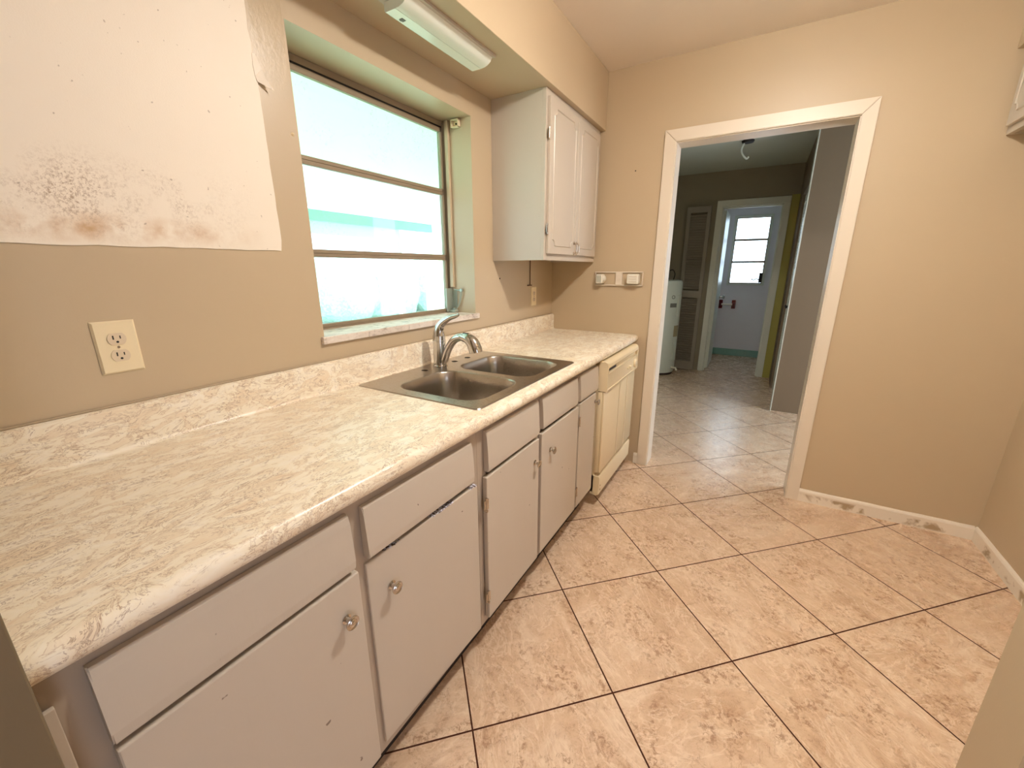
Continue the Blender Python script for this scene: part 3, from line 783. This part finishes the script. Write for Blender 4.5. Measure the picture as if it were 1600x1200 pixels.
# ceiling lamp of the kitchen (just above the frame): flush plate, socket and bare bulb
t = thing('ceiling_lamp', 'round flush-mounted ceiling lamp in the middle of the kitchen', 'lamp')
bm = bmesh.new(); lathe(bm, [(0, H-.030), (.10, H-.030), (.12, H-.02), (.12, H), (0, H)], (LAMP[0], LAMP[1], 0), n=32); obj('ceiling_plate', bm, mat_white, t, True)
bm = bmesh.new(); lathe(bm, [(0, H-.052), (.02, H-.052), (.022, H-.030), (0, H-.030)], (LAMP[0], LAMP[1], 0), n=20); obj('socket', bm, mat_ivory, t, True)
m = N('glowing_bulb'); m.set(Base_Color=(1, .95, .88, 1), Emission_Color=(1, .93, .84, 1), Emission_Strength=8.0)
bm = bmesh.new(); lathe(bm, [(.0, H-.066), (.014, H-.064), (.021, H-.058), (.020, H-.054), (.015, H-.0515), (0, H-.050)], (LAMP[0], LAMP[1], 0), n=24); obj('bulb', bm, m.m, t, True)
place(t, (LAMP[0], LAMP[1], H))

# ------------------------------------------------------------------ laundry room beyond the doorway
YF = 3.22
BX0, BX1 = .765, 1.393
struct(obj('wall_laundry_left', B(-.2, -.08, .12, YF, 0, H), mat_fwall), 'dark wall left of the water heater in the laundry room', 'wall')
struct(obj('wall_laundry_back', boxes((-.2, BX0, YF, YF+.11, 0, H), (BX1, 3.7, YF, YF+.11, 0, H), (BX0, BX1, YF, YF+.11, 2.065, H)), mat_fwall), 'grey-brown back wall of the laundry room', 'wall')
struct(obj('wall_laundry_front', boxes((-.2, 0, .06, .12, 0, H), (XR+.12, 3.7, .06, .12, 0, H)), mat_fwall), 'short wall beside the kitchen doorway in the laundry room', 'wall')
# closet corner and side wall with louvred doors
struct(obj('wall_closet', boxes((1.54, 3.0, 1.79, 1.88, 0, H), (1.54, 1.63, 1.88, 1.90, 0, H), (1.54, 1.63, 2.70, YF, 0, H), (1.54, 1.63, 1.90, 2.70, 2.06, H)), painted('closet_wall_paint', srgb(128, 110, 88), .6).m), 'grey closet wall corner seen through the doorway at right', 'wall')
struct(obj('trim_6', B(1.532, 1.5395, 1.786, 1.90, 0, H), mat_closet), 'pale edge trim of the closet corner', 'trim')
struct(obj('trim_7', B(1.462, 1.539, YF-.006, YF, 0, H-.32), mat_green), 'olive green painted wall strip right of the bathroom door casing', 'wall strip')
def louvre(name, label, w, h, loc, rotz, mat, split=None):
    t = struct(bpy.data.objects.new(name, None), label, 'door'); COL.objects.link(t)
    bm = bmesh.new(); st_ = .042; th_ = .028
    box(bm, 0, st_, -th_/2, th_/2, 0, h); box(bm, w-st_, w, -th_/2, th_/2, 0, h)
    box(bm, st_, w-st_, -th_/2, th_/2, 0, .11); box(bm, st_, w-st_, -th_/2, th_/2, h-.07, h)
    if split: box(bm, st_, w-st_, -th_/2, th_/2, split-.045, split+.045)
    obj('door_frame', bm, mat, t)
    bm = bmesh.new(); z = .12
    while z < h-.085:
        if not (split and abs(z-split) < .052):
            M = Matrix.Translation((0, 0, z)) @ Matrix.Rotation(math.radians(40), 4, 'X')
            box(bm, st_-.004, w-st_+.004, -.003, .003, -.017, .017, M=M)
        z += .030
    obj('slats', bm, mat, t)
    t.location = loc; t.rotation_euler = (0, 0, rotz); return t
louvre('door_2', 'grey louvred bifold panel standing beside the water heater', .275, 2.06, (.375, 3.16, .012), math.radians(-3), mat_louvre, 1.0)
louvre('door_3', 'white louvred closet door seen edge-on at the right of the laundry room', .395, 2.03, (1.575, 2.695, .015), math.radians(-90), mat_closet)
louvre('door_4', 'nearer white louvred closet leaf, slightly ajar behind the closet corner', .385, 2.03, (1.572, 2.29, .015), math.radians(-91.5), mat_closet)
for yy, dn in ((2.36, 'door_3'), (2.22, 'door_4')):
    bm = bmesh.new(); lathe(bm, [(0, 0), (.006, 0), (.006, -.010), (.013, -.018), (.011, -.026), (0, -.028)], (0, 0, 0), 'X', 12)
    k_ = obj('knob', bm, mat_black, None, True); par = bpy.data.objects[dn]; k_.parent = par
    k_.matrix_parent_inverse = (Matrix.Translation(par.location) @ Matrix.Rotation(par.rotation_euler.z, 4, 'Z')).inverted(); k_.location = (1.558, yy, .96)
# bathroom door casing
bm = bmesh.new()
box(bm, .700, .766, YF-.016, YF-.0005, 0, 2.06, bev=.003); box(bm, 1.392, 1.460, YF-.016, YF-.0005, 0, 2.06, bev=.003); box(bm, .700, 1.460, YF-.016, YF-.0005, 2.0605, 2.130, bev=.003)
box(bm, .752, .768, YF, YF+.125, 0, 2.06); box(bm, 1.390, 1.405, YF, YF+.125, 0, 2.06); box(bm, .752, 1.405, YF, YF+.125, 2.050, 2.066)
box(bm, .768, .780, YF+.045, YF+.06, 0, 2.05); box(bm, 1.378, 1.390, YF+.045, YF+.06, 0, 2.05); box(bm, .768, 1.390, YF+.045, YF+.06, 2.038, 2.05)
struct(obj('trim_5', bm, mat_closet), 'grey-white casing around the bathroom door opening', 'door casing')
# open door leaf
dr = struct(obj('door_1', B(.770, .805, 3.345, 3.935, .012, 2.035, bev=.002), mat_closet), 'white bathroom door standing open at the left', 'door')
bm = bmesh.new(); lathe(bm, [(0, .805), (.028, .805), (.026, .811), (.010, .815), (.009, .838), (.024, .848), (.027, .862), (.020, .873), (0, .876)], (0, 3.875, .945), 'X', 20); obj('door_knob', bm, mat_chrome, dr, True)
# bathroom
WBX0, WBX1, WBZ0, WBZ1 = .83, 1.325, 1.085, 2.085; YB = 4.55
struct(obj('wall_bathroom_back', boxes((-.2, WBX0, YB, YB+.15, 0, H), (WBX1, 3.7, YB, YB+.15, 0, H), (WBX0, WBX1, YB, YB+.15, 0, WBZ0), (WBX0, WBX1, YB, YB+.15, WBZ1, H)), mat_bath), 'pale bathroom wall with a small window', 'wall')
struct(obj('wall_bathroom_right', B(1.90, 2.0, YF+.11, YB, 0, H), mat_bath), 'pale side wall inside the bathroom', 'wall')
struct(obj('wall_bathroom_left', B(.60, .70, YF+.11, YB, 0, H), mat_bath), 'pale left wall inside the bathroom behind the open door', 'wall')
bm = boxes((.70, 1.90, YB-.012, YB-.0002, 0, .105), bev=.004)
for k in range(12): box(bm, .70+k*.1+.002, .80+k*.1-.002, YB-.015, YB-.010, .002, .103, bev=.002)
struct(obj('baseboard_bathroom', bm, mat_teal), 'teal ceramic tile base along the bathroom wall', 'baseboard')
w2 = thing('window_2', 'bright three-pane awning window in the bathroom', 'window'); w2['kind'] = 'structure'
bm = bmesh.new(); t_ = .028
for a in ((WBX0, WBX1, WBZ1-t_, WBZ1), (WBX0, WBX1, WBZ0, WBZ0+t_)): box(bm, a[0], a[1], YB-.012, YB+.05, a[2], a[3])
for a in ((WBX0, WBX0+t_), (WBX1-t_, WBX1)): box(bm, a[0], a[1], YB-.012, YB+.05, WBZ0+t_, WBZ1-t_)
obj('frame', bm, mat_closet, w2)
n3 = 3; hh = (WBZ1-WBZ0-2*t_)/3
for k in range(3):
    za, zb = WBZ0+t_+k*hh, WBZ0+t_+(k+1)*hh
    bm = bmesh.new(); box(bm, WBX0+t_, WBX1-t_, YB+.01, YB+.03, za, za+.014); box(bm, WBX0+t_, WBX1-t_, YB+.01, YB+.03, zb-.014, zb)
    box(bm, WBX0+t_, WBX0+t_+.012, YB+.01, YB+.03, za+.014, zb-.014); box(bm, WBX1-t_-.012, WBX1-t_, YB+.01, YB+.03, za+.014, zb-.014)
    sa = obj('sash', bm, mat_alu, w2); obj('window_pane', B(WBX0+t_+.01, WBX1-t_-.01, YB+.018, YB+.022, za+.01, zb-.01), mat_glass3, sa)
bm = bmesh.new(); tube(bm, smoothpts([(1.26, YB-.01, 1.17), (1.22, YB-.05, 1.185), (1.19, YB-.06, 1.17), (1.15, YB-.06, 1.185)], 4), .007, 8); box(bm, 1.25, 1.29, YB-.03, YB-.012, 1.13, 1.27, bev=.004); obj('crank_handle', bm, mat_alu_d, w2, True)
# towel bar
t = thing('towel_bar', 'short white towel bar between dark red ceramic posts under the bathroom window', 'towel bar')
for xx in (.760, .940):
    bm = bmesh.new(); box(bm, xx, xx+.055, YB-.035, YB-.0005, .735, .865, bev=.006); box(bm, xx+.012, xx+.043, YB-.075, YB-.03, .775, .825, bev=.006); obj('post', bm, mat_red, t)
bm = bmesh.new(); tube(bm, [(.80, YB-.058, .80), (.955, YB-.058, .80)], .015, 12); obj('bar', bm, mat_white, t, True)
place(t, (.88, YB, .80))
# water heater
t = thing('water_heater', 'tall white cylindrical water heater behind the left doorway jamb', 'water heater')
hx, hy, hr = .215, 2.86, .235
bm = bmesh.new(); lathe(bm, [(0, .03), (hr-.01, .03), (hr, .05), (hr, 1.17), (hr-.012, 1.19), (hr-.05, 1.20), (0, 1.205)], (hx, hy, 0), n=48); obj('tank', bm, mat_heater, t, True)
bm = bmesh.new(); lathe(bm, [(0, 0), (hr-.02, 0), (hr-.02, .03), (0, .03)], (hx, hy, 0), n=32); obj('base_ring', bm, mat_dark, t)
def on_tank(name, a0, a1, z0, z1, mat, r0=.001, r1=.006, rr_=hr):
    bm = bmesh.new(); n_ = 8; loops = []
    for k in range(n_+1):
        a = math.radians(a0+(a1-a0)*k/n_); c_, s_2 = math.cos(a), math.sin(a)
        loops.append([(hx+c_*(rr_+r0), hy+s_2*(rr_+r0), z0), (hx+c_*(rr_+r1), hy+s_2*(rr_+r1), z0), (hx+c_*(rr_+r1), hy+s_2*(rr_+r1), z1), (hx+c_*(rr_+r0), hy+s_2*(rr_+r0), z1)])
    loft(bm, loops); return obj(name, bm, mat, t)
on_tank('element_cover', -26, -12, .76, 1.02, mat_heater, .0, .014)
on_tank('element_cover', -26, -12, .20, .46, mat_heater, .0, .014)
on_tank('yellow_label', -30, -8, .50, .64, mat_labelyel)
on_tank('rating_label', -52, -30, .87, .92, mat_labelgrey)
bm = bmesh.new(); a = math.radians(-44); cc = Vector((hx+math.cos(a)*(hr+.002), hy+math.sin(a)*(hr+.002), .995)); nv = Vector((math.cos(a), math.sin(a), 0)); tv = Vector((-math.sin(a), math.cos(a), 0))
ring = [cc + tv*math.cos(2*PI*k/20)*.020 + Vector((0, 0, 1))*math.sin(2*PI*k/20)*.020 for k in range(21)]
tube(bm, ring, .0035, 6, cap=False); obj('round_emblem', bm, mat_labelgrey, t)
bm = bmesh.new(); a = math.radians(-22); d_ = Vector((math.cos(a), math.sin(a), 0)); q = Vector((hx, hy, .10)) + d_*hr
tube(bm, [q, q+d_*.06, q+d_*.07+Vector((0, 0, -.03))], .014, 10); obj('drain_valve', bm, mat_white, t, True)
bm = bmesh.new(); tube(bm, smoothpts([(hx+.06, hy-.03, 1.20), (hx+.06, hy-.03, 1.30), (hx+.04, hy+.02, 1.38), (hx-.02, hy+.1, 1.42)], 5), .012, 10)
tube(bm, smoothpts([(hx+.13, hy-.06, 1.20), (hx+.14, hy-.05, 1.27), (hx+.10, hy+.0, 1.32), (hx+.06, hy-.03, 1.30)], 5), .006, 8)
obj('supply_pipe', bm, mat_alu_d, t, True)
place(t, (hx, hy, 0))
# laundry ceiling light base with dangling cable
t = thing('broken_ceiling_light', 'bare ceiling light base with a dangling cable in the laundry room', 'ceiling light')
lx, ly = 1.012, 1.97
bm = bmesh.new(); lathe(bm, [(0, H-.022), (.045, H-.020), (.052, H-.008), (.052, H), (0, H)], (lx, ly, 0), n=24); obj('mounting_base', bm, mat_alu_d, t, True)
bm = bmesh.new(); tube(bm, smoothpts([(lx-.03, ly, H-.02), (lx-.045, ly, H-.07), (lx-.03, ly+.005, H-.115), (lx+.005, ly+.01, H-.15), (lx+.02, ly+.01, H-.135)], 6), .008, 10); obj('dangling_cable', bm, mat_heater, t, True)
place(t, (lx, ly, H))

# ------------------------------------------------------------------ outdoors beyond the kitchen window
struct(obj('ground_patio', B(-30, -.2, -25, 25, -.12, -.02), mat_conc), 'sunlit concrete patio outside the window', 'ground')
bm = bmesh.new(); prof = [(-.2, 2.46), (-3.45, 2.06), (-3.45, 2.16), (-.2, 2.56)]
loft(bm, [[(x, -4.5, z) for x, z in prof], [(x, 2.95, z) for x, z in prof]])
struct(obj('patio_roof', bm, mat_patio), 'white patio roof seen through the upper window pane', 'roof')
struct(obj('trim_8', B(-3.52, -3.44, -4.5, 2.70, 1.905, 2.03), mat_beamt), 'pale teal beam at the edge of the patio roof', 'beam')
struct(obj('trim_9', B(-3.60, -3.52, -4.5, 2.05, 1.76, 1.905), mat_patio), 'white lower beam of the patio', 'beam')
struct(obj('wall_patio_side', B(-7, -.2, 6.4, 6.5, 0, 2.5), mat_outw), 'pale side wall at the end of the patio', 'wall')
for yy in (2.0, -1.6): tag(obj('patio_post', B(-3.60, -3.52, yy, yy+.07, -.02, 1.76), mat_patio), 'white patio post standing %s' % ('near the pale side wall' if yy > 0 else 'to the left of the window view'), 'post')
bm = bmesh.new(); random.seed(5)
for k in range(26):
    t_ = bmesh.new(); bmesh.ops.create_icosphere(t_, subdivisions=3, radius=1)
    cx_, cy_, cz_ = -9+random.uniform(-.5, .5), -5+k*.75, random.uniform(.6, .9); r_ = random.uniform(.8, 1.05)
    for v_ in t_.verts: v_.co = Vector((cx_, cy_, cz_)) + v_.co*r_*(1+random.uniform(-.08, .08))
    merge(bm, t_)
tag(obj('garden_hedge', bm, mat_hedge), 'pale sunlit hedge beyond the patio', 'hedge')
